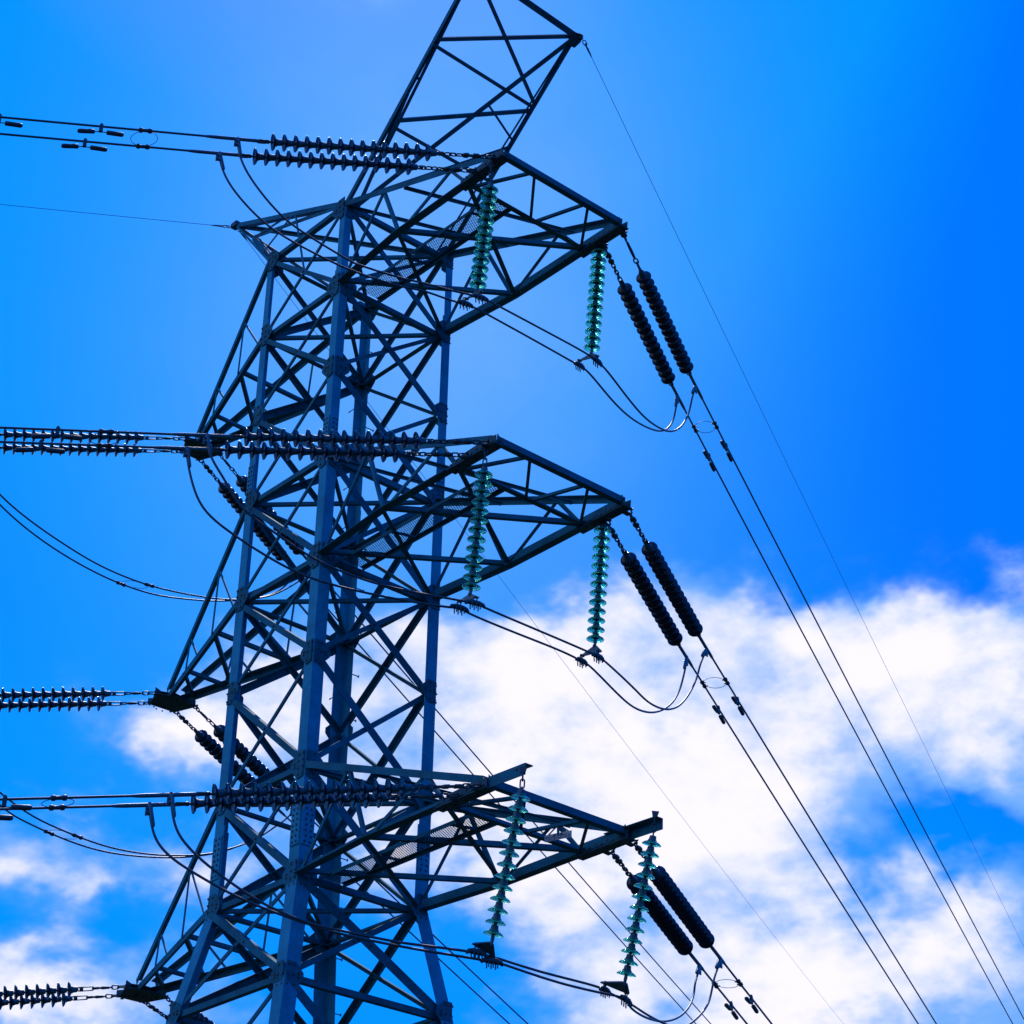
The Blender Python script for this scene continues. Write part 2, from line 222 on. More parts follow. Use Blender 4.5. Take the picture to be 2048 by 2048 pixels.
for c, (sx, sy) in CORN.items():
    mb = MB(); zs = [0.06, -1.2, -4.3, -6.0, -9.6, Z[7], ZG + 0.1]
    for a, b in zip(zs[:-1], zs[1:]):
        wd = legw((a + b) / 2) * S; t = 0.016
        rings = []
        for z in (a, b):
            h = hw(z) + BACKSET[c]; c0 = W((sx * h, sy * h, z))
            u = Vector((-sx, 0, 0)); v = Vector((0, -sy, 0))
            rings.append([c0 + u * x + v * y for x, y in ((0, 0), (wd, 0), (wd, t), (t, t), (t, wd), (0, wd))])
        mb.loft(rings)
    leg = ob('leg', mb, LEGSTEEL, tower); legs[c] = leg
    # bolted splices and node gussets are sub-parts of the leg
    def gusset(z, size, fdir, edge, bolts, seed, tall=1.0):
        """plate on the leg's outer face: fdir = face normal, edge = direction along the face towards the body's middle"""
        rnd = random.Random(seed); h = hw(z) + BACKSET[c]; c0 = W((sx * h, sy * h, z)) + fdir * 0.014
        up = Vector((0, 0, 1)); e = edge; wd = size * S; hh = size * S * tall
        poly = [c0 + e * 0.02 + up * hh * .62, c0 + e * wd * .55 + up * hh * .62, c0 + e * wd + up * hh * .18, c0 + e * wd - up * hh * .12, c0 + e * wd * .5 - up * hh * .66, c0 + e * 0.02 - up * hh * .6]
        m = MB(); m.prism(poly, fdir, 0.012); m.cur = 1
        for i in range(bolts):
            x = (.10 + .34 * (i % 2) + rnd.uniform(-.03, .03)) * wd; y = (-.48 + .96 * (i // 2) / max(1, (bolts - 1) // 2)) * hh
            m.bolt(c0 + fdir * 0.006 + e * x + up * y, fdir)
        for sgn in (1, -1):
            m.bolt(c0 + fdir * 0.006 + e * wd * .72 + up * hh * .08 * sgn, fdir)
        ob('gusset_plate', m, [PLATE if size > .3 else STEEL, BOLT], leg)
    for i in range(0, 9):
        big = i in (0, 1, 3, 4, 6, 7)
        for fdir, edge in ((Vector((sx, 0, 0)), Vector((0, -sy, 0))), (Vector((0, sy, 0)), Vector((-sx, 0, 0)))):
            gusset(LV[i] + (0.02 if i else -.06), .30 if big else .27, fdir, edge, 8 if big else 6, i * 7 + int(fdir.x * 3 + fdir.y * 5))
    for z in SPLICE:
        m = MB()
        for fdir, edge in ((Vector((sx, 0, 0)), Vector((0, -sy, 0))), (Vector((0, sy, 0)), Vector((-sx, 0, 0)))):
            h = hw(z) + BACKSET[c]; c0 = W((sx * h, sy * h, z)) + fdir * 0.012; wd = legw(z) * S * .94; m.cur = 0
            m.box(c0 + edge * wd * .52, edge * wd * .46, fdir * 0.007, Vector((0, 0, .34)))
            m.cur = 1
            for r_ in range(8):
                for q in (.3, .72): m.bolt(c0 + fdir * 0.007 + edge * wd * (q + .06 * (r_ % 2)) + Vector((0, 0, -.29 + .083 * r_)), fdir)
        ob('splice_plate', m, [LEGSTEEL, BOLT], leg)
    if c == 'f':
        for i in range(34):
            z = -.5 - i * .36
            if z < -12.6: break
            h = hw(z); p = W((sx * h, sy * h, z)); d = Vector((.0, 1, 0)) if i % 2 else Vector((-1, 0, 0))
            q = p + (Vector((.12, 0, 0)) if i % 2 else Vector((0, -.12, 0)))
            m = MB(); m.tube([q, q + d * .19], .009, 6); m.lathe([(0, .018), (.014, .018)], 8)
            k0 = len(m.v) - 16
            e2 = q + d * .19
            for j in range(16):
                x, y, zz = m.v[k0 + j]; m.v[k0 + j] = tuple(e2 + d * x + d.orthogonal().normalized() * y + Vector((0, 0, 1)) * zz)
            ob('step_bolt', m, FITTING, leg)
    f0 = W((sx * hw(ZG), sy * hw(ZG), ZG)); m = MB(); m.box(f0 + Vector((0, 0, .12)), (.45, 0, 0), (0, .45, 0), (0, 0, .22)); ob('footing', m, CONC, tower)

def part(name, parent, p, q, wd, n, off=0.0, flip=False, mat=STEEL, wd2=None, trim=0.0, bolts=False):
    p = Vector(p); q = Vector(q)
    if trim: d = (q - p).normalized() * trim; p = p + d; q = q - d
    m = MB(); m.angle(W(p), W(q), wd * S, n, 0.011, off, flip, (wd2 or wd) * S)
    if bolts:
        m.cur = 1; a = (W(q) - W(p)).normalized(); n_ = Vector(n); n_ = (n_ - a * n_.dot(a)).normalized()
        for t in (.5,): m.bolt(lerp(W(p), W(q), t) + n_ * (off + 0.0005), n_, 0.02)
        return ob(name, m, [mat, BOLT], parent)
    return ob(name, m, mat, parent)

for fi, (a, b, n) in enumerate(FACES):
    for i in range(0, 10):
        k = 1.0 + .04 * i
        thick, thin = ((.095, .062), (.075, .047), (.10, .062), (.07, .05))[fi]
        if fi == 0 and i >= 1: thick = .105
        part('diagonal_brace', tower, nd(a, i), nd(b, i + 1), thick * k, n, .012 if i % 2 else .004, False, trim=.05, bolts=True)
        part('diagonal_brace', tower, nd(b, i), nd(a, i + 1), thin * k, n, -.016, True, trim=.05, bolts=True)
    for i in (0, 1, 3, 4, 6, 7, 8, 9, 10):
        part('horizontal_brace', tower, nd(a, i), nd(b, i), .08, n, -.02, trim=.03, flip=True)
UP = Vector((0, 0, 1)); X_, Y_, Z_ = Vector((1, 0, 0)), Vector((0, 1, 0)), Vector((0, 0, 1))
for i in (0, 1, 3, 4, 6, 7, 9):
    part('diaphragm_brace', tower, nd('l', i) + UP * -.02, nd('r', i) + UP * -.02, .055, -UP, .0, trim=.06)
    part('diaphragm_brace', tower, nd('n', i) + UP * .012, nd('f', i) + UP * .012, .055, -UP, -.02, trim=.06)

def sub(parent, name, p, q, wd, n, off=0.0, flip=False, mat=STEEL, wd2=None, trim=0.0, bolts=False):
    return part(name, parent, p, q, wd, n, off, flip, mat, wd2, trim, bolts)

# expanded metal for the walkways: one mesh, shared by the three arms
def grating_mesh(x0, x1, y0, y1):
    m = MB(); L = (x1 - x0) * S; B = (y1 - y0) * S; r = .0046
    nx = int(L / .043); ny = 5
    for j in range(nx + 1):
        x = -L / 2 + j * L / nx
        for sgn in (1, -1):
            if (j == 0 and sgn < 0) or (j == nx and sgn > 0): continue
            row = [(x + sgn * (L / nx / 2 if i % 2 else 0), -B / 2 + i * B / (2 * ny)) for i in range(2 * ny + 1)]
            for (xa, ya), (xb, yb) in zip(row[:-1], row[1:]):
                d = Vector((xb - xa, yb - ya, 0)).normalized(); s_ = Vector((-d.y, d.x, 0)) * r
                p, q = Vector((xa, ya, 0)), Vector((xb, yb, 0)); h = Vector((0, 0, .0025))
                m.add([p - s_, p + s_, q + s_, q - s_, p - s_ + h, p + s_ + h, q + s_ + h, q - s_ + h], [(3, 2, 1, 0), (4, 5, 6, 7), (0, 1, 5, 4), (2, 3, 7, 6)])
    return m.mesh('walkway_grating', STEEL)
WX0, WX1, WY0, WY1 = 1.0, 4.04, -.645, -.285
GRATE = grating_mesh(WX0, WX1, WY0, WY1)

XI, XO, YT = 4.06, 4.80, 1.13
for ai, (zb, zt, ib) in enumerate(((Z[1], Z[0], 1), (Z[4], Z[3], 4), (Z[7], Z[6], 7))):
    arm = empty('crossarm', tower)
    arm['label'] = 'wide-ended %s right crossarm with walkway and cross-braced tip' % ('top', 'middle', 'bottom')[ai]
    D_ = -UP
    tops = {}
    for sy in (-1, 1):
        out_n = Vector((0, sy, 0))
        pts = [Vector((1, sy, zb)), Vector((2.52, sy * YT, zb)), Vector((XI, sy * YT, zb)), Vector((XO, sy * YT, zb))]
        m = MB()
        for p, q in zip(pts[:-1], pts[1:]): m.angle(W(p), W(q), .125 * S, D_, .013, 0, sy < 0, .115 * S)
        ob('bottom_chord', m, STEEL, arm)
        tp, tq = Vector((.98, sy * 1.0, zt)), Vector((4.72, sy * (YT - .01), zb + .13))
        tops[sy] = (tp, tq)
        sub(arm, 'top_chord', tp, tq, .095, out_n, .0, sy > 0, wd2=.085)
        T1, T2 = lerp(tp, tq, .262), lerp(tp, tq, .70)
        M_ = pts[1]
        for p, q, w_ in ((pts[0], T1, .05), (T1, M_, .05), (M_, T2, .052), (T2, pts[2], .05)):
            sub(arm, 'side_brace', p, q, w_, out_n, -.02, trim=.03)
        # dark tip plates: two cheeks, a floor and a stiffener
        c = Vector((4.42, sy * YT, zb)); m = MB()
        L_ = .47 * S
        m.box(W(c) + Vector((0, -sy * .0, -.035)), (L_, 0, 0), (0, .085, 0), (0, 0, .007))
        for off in (-.058, .058):
            m.prism([W(c) + Vector((x * S, off, z_ * S)) for x, z_ in ((-.44, -.025), (.46, -.025), (.47, .085), (.30, .11), (-.2, .085), (-.42, .03))], (0, 1, 0), .012)
        for x in (-.38, -.05, .3): m.box(W(c) + Vector((x * S, 0, .04)), (.006, 0, 0), (0, .052, 0), (0, 0, .055))
        m.prism([W((XO + .015, sy * (YT - .17), zb + .05)), W((XO + .015, sy * (YT - .03), zb + .04)), W((XO + .015, sy * (YT - .03), zb + .17))], X_, .012)
        # lug plates for the strings and odd bolt ends
        for x in (-.07, .33):
            m.prism([W(c) + Vector((x * S - .05, sy * .06, -.03)), W(c) + Vector((x * S + .05, sy * .06, -.03)), W(c) + Vector((x * S + .035, sy * .17, -.05)), W(c) + Vector((x * S - .035, sy * .17, -.05))], UP, .016)
        m.cur = 1
        for k_ in range(9):
            x = -.4 + .1 * k_
            m.bolt(W(c) + Vector((x * S, .064, .015 + .03 * (k_ % 2))), (0, 1, 0)); m.bolt(W(c) + Vector((x * S, -.064, .015 + .03 * (k_ % 2))), (0, -1, 0))
            m.bolt(W(c) + Vector((x * S, .04 * (-1) ** k_, -.042)), (0, 0, -1))
        ob('tip_plate', m, [PLATE, BOLT], arm)
        if ai == 2:
            e = Vector((5.50 if sy < 0 else 5.40, sy * (YT + .02), zb + .02))
            m = MB(); m.angle(W((4.5, sy * (YT + .02), zb + .05)), W(e), .14 * S, out_n, .013, 0, sy > 0, .12 * S)
            m.cur = 1; m.bolt(W(e) + Vector((-.08, sy * .002, .03)), out_n); m.bolt(W(e) + Vector((-.16, sy * .002, .03)), out_n)
            ob('tip_extension', m, [STEEL, BOLT], arm)
    a = lambda x, y, dz=0: Vector((x, y, zb + dz))
    sub(arm, 'end_beam', a(XI, -YT), a(XI, YT), .085, D_, -.004, True)
    sub(arm, 'end_beam', a(XO, -YT + .01, .03), a(XO, YT - .01, .03), .09, D_, .0, False)
    iy = lambda f: -YT + 2 * YT * f
    for (xa, fa), (xb, fb) in (((XI, .07), (XO, .235)), ((XO, .265), (XI, .53)), ((XI, .58), (XO, .685)), ((XO, .715), (XI, .965))):
        sub(arm, 'lacing_bar', a(xa, iy(fa), .02), a(xb, iy(fb), .02), .042, D_, .006)
    xm = 2.52
    for p, q, w_, o_ in ((a(1, -1), a(xm, YT), .062, -.02), (a(1, 1), a(xm, -YT), .062, -.036), (a(xm, -YT), a(XI, YT), .068, -.02), (a(xm, YT), a(XI, -YT), .068, -.036)):
        sub(arm, 'plan_brace', p, q, w_, D_, o_, trim=.02)
    # upper plan bracing between the two sloping chords
    for t0, t1 in ((.0, .40), (.40, .78)):
        sub(arm, 'top_plan_brace', lerp(*tops[-1], t0), lerp(*tops[1], t1), .045, UP, -.02, trim=.03)
    # walkway
    wk = MB()
    for y, fl in ((WY0 - .02, False), (WY1 + .02, True)): wk.angle(W((WX0, y, zb + .03)), W((WX1, y, zb + .03)), .055 * S, (0, -1 if not fl else 1, 0), .008, 0, fl, .05 * S)
    for x in (1.35, 2.1, 2.85, 3.55): wk.angle(W((x, WY0, zb + .03)), W((x + .12, WY1, zb + .03)), .03 * S, D_, .006)
    ob('walkway_frame', wk, STEEL, arm)
    me_ob('walkway_grating', GRATE, arm, W(((WX0 + WX1) / 2, (WY0 + WY1) / 2, zb + .055)))

    # pointed arm on the other side
    arm = empty('crossarm', tower)
    arm['label'] = 'pointed %s left crossarm ending in a dark four-cornered plate' % ('top', 'middle', 'bottom')[ai]
    at = [Vector(x) for x in D['att'][str(ib)]]            # left inner, left outer, right inner, right outer
    cen = (at[0] + at[1] + at[2] + at[3]) / 4
    tipn, tipf = cen + Vector((.12, -.12, .02)), cen + Vector((.22, .16, .02))
    cho = {}
    for sy, tip in ((-1, tipn), (1, tipf)):
        out_n = Vector((-.1, sy, 0)); b0, t0 = Vector((-1, sy, zb)), Vector((-1, sy, zt))
        sub(arm, 'bottom_chord', b0, tip, .105, out_n, 0, sy < 0)
        sub(arm, 'top_chord', t0, tip + Vector((-.02, 0, .12)), .088, out_n, 0, sy < 0)
        cho[sy] = (b0, tip, t0, tip + Vector((-.02, 0, .12)))
        Bq = lambda t: lerp(b0, tip, t)
        Tq = lambda t: lerp(t0, tip + Vector((-.02, 0, .12)), t)
        for p, q, w_ in ((Tq(.332), Bq(.05), .034), (Tq(.332), Bq(.36), .036), (Tq(.70), Bq(.55), .036), (Tq(.70), Bq(.74), .036)):
            sub(arm, 'side_brace', p, q, w_, out_n, -.016, wd2=.013)
    bn, bf = (lambda t: lerp(cho[-1][0], cho[-1][1], t)), (lambda t: lerp(cho[1][0], cho[1][1], t))
    for p, q, w_ in ((bn(.31), bf(.33), .06), (bn(.31), bf(.71), .06), (bn(.72), bf(.75), .055), (bn(.74), bf(.95), .05), (bn(.0), bf(.33), .06)):
        sub(arm, 'plan_brace', p, q, w_, -UP, -.016)
    m = MB()
    for dz, grow in ((-.02, 1.0), (.07, .7)):
        poly = [at[1] + (at[1] - cen) * .10, at[3] + (at[3] - cen) * .10, cen + Vector((.24, .38, 0)), at[2] + (at[2] - cen) * .15 + Vector((.03, .0, 0)), cen + Vector((.34, -.05, 0)), at[0] + (at[0] - cen) * .10]
        m.prism([W(cen + (q - cen) * grow + Vector((0, 0, dz))) for q in poly], UP, .014)
    for i_ in range(4):
        q = at[i_]; d = (q - cen).normalized(); m.box(W(cen + (q - cen) * .72 + Vector((0, 0, .03))), d * .16, Vector((-d.y, d.x, 0)) * .008, (0, 0, .06))
    m.cur = 1; rnd = random.Random(ai)
    for i_ in range(18): m.bolt(W(cen + Vector((rnd.uniform(-.28, .3), rnd.uniform(-.14, .22), -.027))), (0, 0, -1), .016)
    ob('tip_plate', m, [PLATE, BOLT], arm)

# earth wire horns
P3 = Vector
horn = empty('earth_wire_horn', tower); horn['label'] = 'wide right earth wire horn rising towards the camera'
HA, HB, N0, R0 = P3((3.95, -1.05, 2.75)), P3((3.95, 1.05, 2.65)), P3((1, -1, 0)), P3((1, 1, 0))
nb = (HA - N0).cross(R0 - N0).normalized()
if nb.z > 0: nb = -nb
root = P3((1.0, -.82, 0.0)); rootr = P3((1.0, .82, 0.0))
sub(horn, 'chord', N0, HA, .085, P3((0, -1, 0)), 0, False)
sub(horn, 'chord', R0, HB, .055, P3((0, 1, 0)), 0, True)
sub(horn, 'chord', root, HA + P3((0, .03, .06)), .05, P3((0, -1, .2)), 0)
sub(horn, 'chord', rootr, HB + P3((0, -.03, .06)), .03, P3((0, 1, .2)), 0)
sub(horn, 'end_beam', HA, HB, .10, nb, 0)
hn, hr = (lambda t: lerp(N0, HA, t)), (lambda t: lerp(R0, HB, t))
for p, q, w_ in ((hn(.69), HB, .06), (hn(.345), hr(.665), .06), (hn(.675), hr(.68), .058), (HA, hr(.69), .062), (hn(.335), hr(.345), .058), (hr(.505), N0, .045), (HB, root, .075)):
    sub(horn, 'brace', p, q, w_, nb, -.012, trim=.02)
mid_ = lerp(HB, root, .36); sub(horn, 'brace', lerp(HB, root, .40), hr(.525), .035, nb, -.02)
sub(horn, 'brace', hn(.47), root, .045, P3((0, -1, 0)), -.02); sub(horn, 'brace', hn(.53), lerp(root, HA, .55), .03, P3((0, -1, 0)), -.02)
for t_ in (HA, HB):
    m = MB(); sy = 1 if t_.y > 0 else -1
    m.prism([W(t_ + P3(x)) for x in ((-.15, -.09 * sy, -.11), (.04, -.09 * sy, .02), (.08, .04 * sy, .02), (.0, .08 * sy, -.06), (-.12, .06 * sy, -.11))], nb, .04)
    m.box(W(t_ + P3((.02, .05 * sy, 0))), (.045, 0, 0), (0, .04, 0), (0, 0, .045))
    ob('tip_plate', m, [PLATE], horn)
horn = empty('earth_wire_horn', tower); horn['label'] = 'slender pointed left earth wire horn leaning away from the camera'
TL_, TI = P3((-3.72, .0, 2.78)), P3((-3.12, .0, 2.18)); L0, F0 = P3((-1, -1, 0)), P3((-1, 1, 0))
for p, q, w_, n_ in ((N0, TL_, .085, (0, -1, 0)), (R0, TL_ + P3((0, .05, 0)), .07, (0, 1, 0)), (L0, TL_, .04, (0, -1, 0)), (F0, TL_ + P3((0, .05, 0)), .045, (0, 1, 0)), (TI, lerp(N0, L0, .04), .07, (0, -1, 0)), (TI, lerp(L0, F0, .03), .10, (0, -1, 0)), (TI, TL_, .06, (0, -1, 0)), (TI, F0, .05, (0, 1, 0))):
    sub(horn, 'chord', p, q, w_, n_, 0, trim=.02)
for p, q, w_ in ((lerp(N0, TL_, .43), P3((0, -1, -.72)), .035), (lerp(N0, TL_, .48), TI, .04), (lerp(N0, TL_, .45), lerp(L0, TL_, .2), .04)):
    sub(horn, 'brace', p, q, w_, (0, -1, 0), -.01, wd2=.013)
m = MB(); m.box(W(TL_), (.09, 0, 0), (0, .06, 0), (0, 0, .05)); ob('tip_plate', m, [PLATE], horn)

# ------------------------------------------------------------------ insulator strings
def disc_meshes(space, mat):
    """one cap-and-pin insulator along local +x, and its metal cap and pin as a second mesh"""
    m = MB()
    m.lathe([(x * .85, r) for x, r in ((-.034, .040), (-.036, .054), (-.031, .072), (-.023, .090), (-.012, .106), (.000, .119), (.008, .126), (.016, .130), (.023, .128), (.020, .120), (.002, .111), (.014, .103), (.014, .097), (-.004, .090), (.012, .082), (.012, .076), (-.006, .068), (.010, .058), (.010, .050), (-.008, .040))], 28)
    c = MB(); q = space - .045
    c.lathe([(-q, .026), (-q - .004, .040), (-q + .012, .046), (-q * .55, .049), (-.050, .056), (-.030, .064), (-.022, .064), (-.014, .030)], 18)
    c.lathe([(-.006, .036), (.006, .036), (.012, .020), (.05, .018)], 12)
    return m.mesh('disc', mat, True), c.mesh('cap', CAPM, True)
def stadium(c, a, b, L_, r, n=7):
    c = Vector(c); a = Vector(a); b = Vector(b); pts = []
    for k_ in range(n): t = -math.pi / 2 + math.pi * k_ / (n - 1); pts.append(c + a * (L_ / 2 - r + r * math.cos(t)) + b * r * math.sin(t))
    for k_ in range(n): t = math.pi / 2 + math.pi * k_ / (n - 1); pts.append(c + a * (-(L_ / 2 - r) + r * math.cos(t)) + b * r * math.sin(t))
    return pts
def chain_mesh(length, rod):
    """shackles, links, an adjusting plate and a long rod along +x"""
    m = MB(); x = .0; i = 0; r = .0115
    def lk(l, half=.03):
        nonlocal x, i
        m.tube(stadium((x + l / 2, 0, 0), X_, (Y_, Z_)[i % 2], l, half), r, 7, closed=True); x += l - 2.0 * r; i += 1
    lk(.15, .042); lk(.12)
    rem = length - .15 - .12 - .30
    if rod:
        m.tube([(x, 0, 0), (x + .05, 0, 0)], .012, 8); x += .04
        m.tube([(x, 0, 0), (x + .03, 0, 0), (x + rem * .5, 0, 0), (x + rem - .12, 0, 0), (x + rem - .08, 0, 0)], [.012, .022, .026, .022, .012], 10); x += rem - .09
    else:
        m.prism([(x + a_, b_, 0) for a_, b_ in ((0, -.016), (.06, -.045), (.13, -.045), (.13, -.018), (.20, -.018), (.20, -.045), (.26, -.045), (.31, -.016), (.31, .016), (.26, .045), (.20, .045), (.20, .018), (.13, .018), (.13, .045), (.06, .045), (0, .016))], Z_, .03); x += .30
        while length - x > .34: lk(.11, .026)
    lk(.12, .034)
    if length - x > .12: lk(length - x - .04, .03)
    m.lathe([(length - .13, .014), (length - .12, .026), (length - .09, .026), (length - .07, .016)], 10)
    m.bolt((.03, .05, 0), Y_, .016, .03); m.bolt((.03, -.05, 0), -Y_, .016, .03)
    return m.mesh('link_chain', FITTING, True)
SPR, SPL, SPS = D['spR'] * S, D['spL'] * S, .1296 * S
DR, CR_ = disc_meshes(SPR, GLAZE); DL, CL_ = disc_meshes(SPL, GLAZE); DS, CS_ = disc_meshes(SPS, GLASS)
CH = {}
def orient(o, d):
    d = Vector(d).normalized(); y = Vector((0, 0, 1)).cross(d).normalized(); z = d.cross(y)
    o.rotation_mode = 'QUATERNION'; o.rotation_quaternion = Matrix((d, y, z)).transposed().to_quaternion()
def tension_string(att, d, chain, space, dm, cm, label, group, rod):
    key = (round(chain, 2), rod)
    if key not in CH: CH[key] = chain_mesh(chain * S - .09, rod)
    root_ = empty('insulator_string', None, W(att)); orient(root_, d); tag(root_, label, 'insulator string', group)
    me_ob('link_chain', CH[key], root_)
    for k_ in range(15):
        dd = me_ob('disc', dm, root_, (chain * S + k_ * space, 0, 0)); me_ob('cap', cm, dd)
    xe = chain * S + 14 * space; key2 = 'end%d' % (1 if space == SPR else 0)
    if key2 not in CH:
        m = MB(); m.tube([(0.01, 0, 0), (.07, 0, 0)], .018, 8); m.lathe([(.06, .02), (.075, .03), (.10, .03), (.11, .016)], 10)
        m.tube(stadium((.17, 0, 0), X_, Y_, .15, .034), .012, 7, closed=True); CH[key2] = m.mesh('end_link', FITTING, True)
    me_ob('end_link', CH[key2], root_, (xe, 0, 0))
    return Vector(att) + Vector(d) * (chain + 14 * space / S)

def wire_curve(P, wv, k2=0.0):
    h = Vector((math.cos(wv[0]), math.sin(wv[0]), 0)); P = Vector(P)
    return lambda t: P + h * t + Vector((0, 0, wv[1] * t + wv[2] * t * t + k2 * max(0, t - 8) ** 2))
def conductor(P, wv, label, group, tl, tmax, k2, r=.0165):
    """twin-bundle conductor with its compression dead-end; P is the end of the string"""
    f = wire_curve(P, wv, k2); ts = [.62 + i * .3 for i in range(8)] + [3.2 + .9 * i for i in range(10)] + [12 + (tmax - 12) * i / 40 for i in range(1, 41)]
    m = MB(); m.tube([W(f(t)) for t in ts], r, 8); o = tag(ob('conductor', m, ALU, None, True), label, 'power line', group)
    m = MB(); t0 = .15
    m.tube([W(f(t)) for t in (t0, t0 + .06, t0 + .07, t0 + .3, .76, .84, .90)], [.018, .018, .027, .027, .027, .024, .018], 10)
    m.prism([W(f(t0)) + Vector((0, 0, z_)) + (W(f(t0 + .1)) - W(f(t0))) * x for x, z_ in ((-.8, -.022), (.6, -.028), (.6, .028), (-.8, .022))], Vector((math.sin(wv[0]), -math.cos(wv[0]), 0)), .02)
    ob('dead_end_clamp', m, TUBE, o, True)
    m = MB(); q = W(f(tl)); dn = Vector((0, 0, -1)); ax = (W(f(tl + .1)) - W(f(tl))).normalized()
    m.box(q + dn * .075, ax * .045, ax.cross(dn) * .012, dn * .06)
    for k_ in range(4): m.bolt(q + dn * (.045 + .03 * k_) + ax * (.02 * (-1) ** k_) + ax.cross(dn) * .012, ax.cross(dn), .015, .03)
    ob('terminal_lug', m, TUBE, o)
    return f

def spline(pts, n=5):
    pts = [Vector(p) for p in pts]; out = []
    for i in range(len(pts) - 1):
        p0 = pts[i - 1] if i else pts[0] * 2 - pts[1]; p1, p2 = pts[i], pts[i + 1]; p3 = pts[i + 2] if i + 2 < len(pts) else pts[-1] * 2 - pts[-2]
        t0 = 0; t1 = t0 + max(1e-4, (p1 - p0).length) ** .5; t2 = t1 + max(1e-4, (p2 - p1).length) ** .5; t3 = t2 + max(1e-4, (p3 - p2).length) ** .5
        for j in range(n):
            t = t1 + (t2 - t1) * j / n
            A1 = p0 * ((t1 - t) / (t1 - t0)) + p1 * ((t - t0) / (t1 - t0)); A2 = p1 * ((t2 - t) / (t2 - t1)) + p2 * ((t - t1) / (t2 - t1)); A3 = p2 * ((t3 - t) / (t3 - t2)) + p3 * ((t - t2) / (t3 - t2))
            B1 = A1 * ((t2 - t) / (t2 - t0)) + A2 * ((t - t0) / (t2 - t0)); B2 = A2 * ((t3 - t) / (t3 - t1)) + A3 * ((t - t1) / (t3 - t1))
            out.append(B1 * ((t2 - t) / (t2 - t1)) + B2 * ((t - t1) / (t2 - t1)))
    out.append(pts[-1]); return out
def relax(pts, it=3):
    pts = [Vector(p) for p in pts]
    for _ in range(it):
        pts = [pts[0]] + [pts[i] * .5 + (pts[i - 1] + pts[i + 1]) * .25 for i in range(1, len(pts) - 1)] + [pts[-1]]
    return pts
def jumper(path, label, group):
    pts = relax(spline(path, 6), 6)
    m = MB(); m.tube([W(p) for p in pts], .0165, 8); o = tag(ob('jumper_cable', m, ALU, None, True), label, 'jumper cable', group)
    for a_, b_ in ((pts[0], pts[4]), (pts[-1], pts[-5])):
        d = (W(b_) - W(a_)).normalized(); m = MB(); q = W(a_) + Vector((0, 0, .06))
        m.tube([q, q + d * .04, q + d * .30, q + d * .32], [.02, .03, .028, .02], 10); ob('cable_socket', m, TUBE, o, True)
    return pts
def spacer(pa, pb, da, db, label, group):
    """flexible ring clamped between the two wires of a pair"""
    pa, pb, da, db = W(pa), W(pb), Vector(da).normalized(), Vector(db).normalized(); c = (pa + pb) / 2
    e = tag(empty('spacer_ring', None, c), label, 'spacer', group); ac = pb - pa; rr = ac.length * .46; u = ac.normalized(); v = (da - u * da.dot(u)).normalized()
    m = MB(); m.tube([u * rr * math.cos(k_ * math.pi / 16) + v * rr * math.sin(k_ * math.pi / 16) for k_ in range(32)], .0048, 6, closed=True); ob('ring', m, FITTING, e, True)
    for p, d, sg in ((pa - c, da, 1), (pb - c, db, -1)):
        m = MB(); m.tube([p - d * .10, p - d * .085, p - d * .05, p - d * .035, p + d * .035, p + d * .05, p + d * .085, p + d * .10], [.02, .037, .037, .026, .026, .037, .037, .02], 10)
        for s_ in (-.06, .06): m.tube([p + d * s_, p + d * s_ + u * sg * .06], .012, 6)
        ob('clamp', m, FITTING, e, True)
def damper(f, t, label, group):
    p = W(f(t)); d = (W(f(t + .1)) - p).normalized(); e = tag(empty('vibration_damper', None, p), label, 'damper', group); dn = Vector((0, 0, -1)); sd_ = d.cross(dn).normalized()
    m = MB(); m.box(dn * .035, d * .026, sd_ * .022, dn * .06); m.bolt(dn * -.03, -dn, .02, .02); ob('clamp', m, FITTING, e)
    m = MB(); m.tube([dn * .10 - d * .10 + dn * .004, dn * .095, dn * .10 + d * .10 + dn * .004], .007, 6); ob('messenger_wire', m, FITTING, e)
    for s_ in (-1, 1):
        m = MB(); a_ = dn * .10 + d * s_ * .085; ax = (d * s_ + dn * .07).normalized()
        m.tube([a_, a_ + ax * .01, a_ + ax * .21, a_ + ax * .235, a_ + ax * .245], [.026, .034, .034, .028, .012], 12); ob('weight', m, FITTING, e, True)

TIER = ('top', 'middle', 'bottom')
sR, sL = Vector(D['sR']), Vector(D['sL'])
fR, fL = [], []
for k_ in range(6):
    tier, io = k_ // 2, ('outer', 'inner')[k_ % 2]; zb = Z[(1, 4, 7)[tier]]
    xo = ((4.75, 4.35), (4.79, 4.38), (4.81, 4.41))[tier][k_ % 2]
    E_ = tension_string((xo, 1.21, zb), sR, D['chR'][k_], SPR, DR, CR_, 'dark insulator string slanting down right from the %s right crossarm, %s of the pair' % (TIER[tier], io), 'dark strings to the right-hand spans', k_ % 2 == 0 and tier == 0)
    fR.append(conductor(E_, D['wR'], '%s of the two cables leaving the %s right crossarm towards lower right' % (io, TIER[tier]), 'right-hand span cables', D['J'][k_]['tR'], 150, 0))
    E_ = tension_string((xo, -1.21, zb), sL, D['chL'][k_], SPL, DL, CL_, '%s insulator string reaching left across the tower from the %s right crossarm' % (('upper', 'lower')[k_ % 2], TIER[tier]), 'dark strings to the left-hand spans', False)
    fL.append(conductor(E_, D['wL'], '%s of the two cables leaving the %s right crossarm towards the left edge' % (('upper', 'lower')[k_ % 2], TIER[tier]), 'left-hand span cables', D['J'][k_]['tL'], 110, .0009))
def dirat(f, t): return f(t + .05) - f(t)
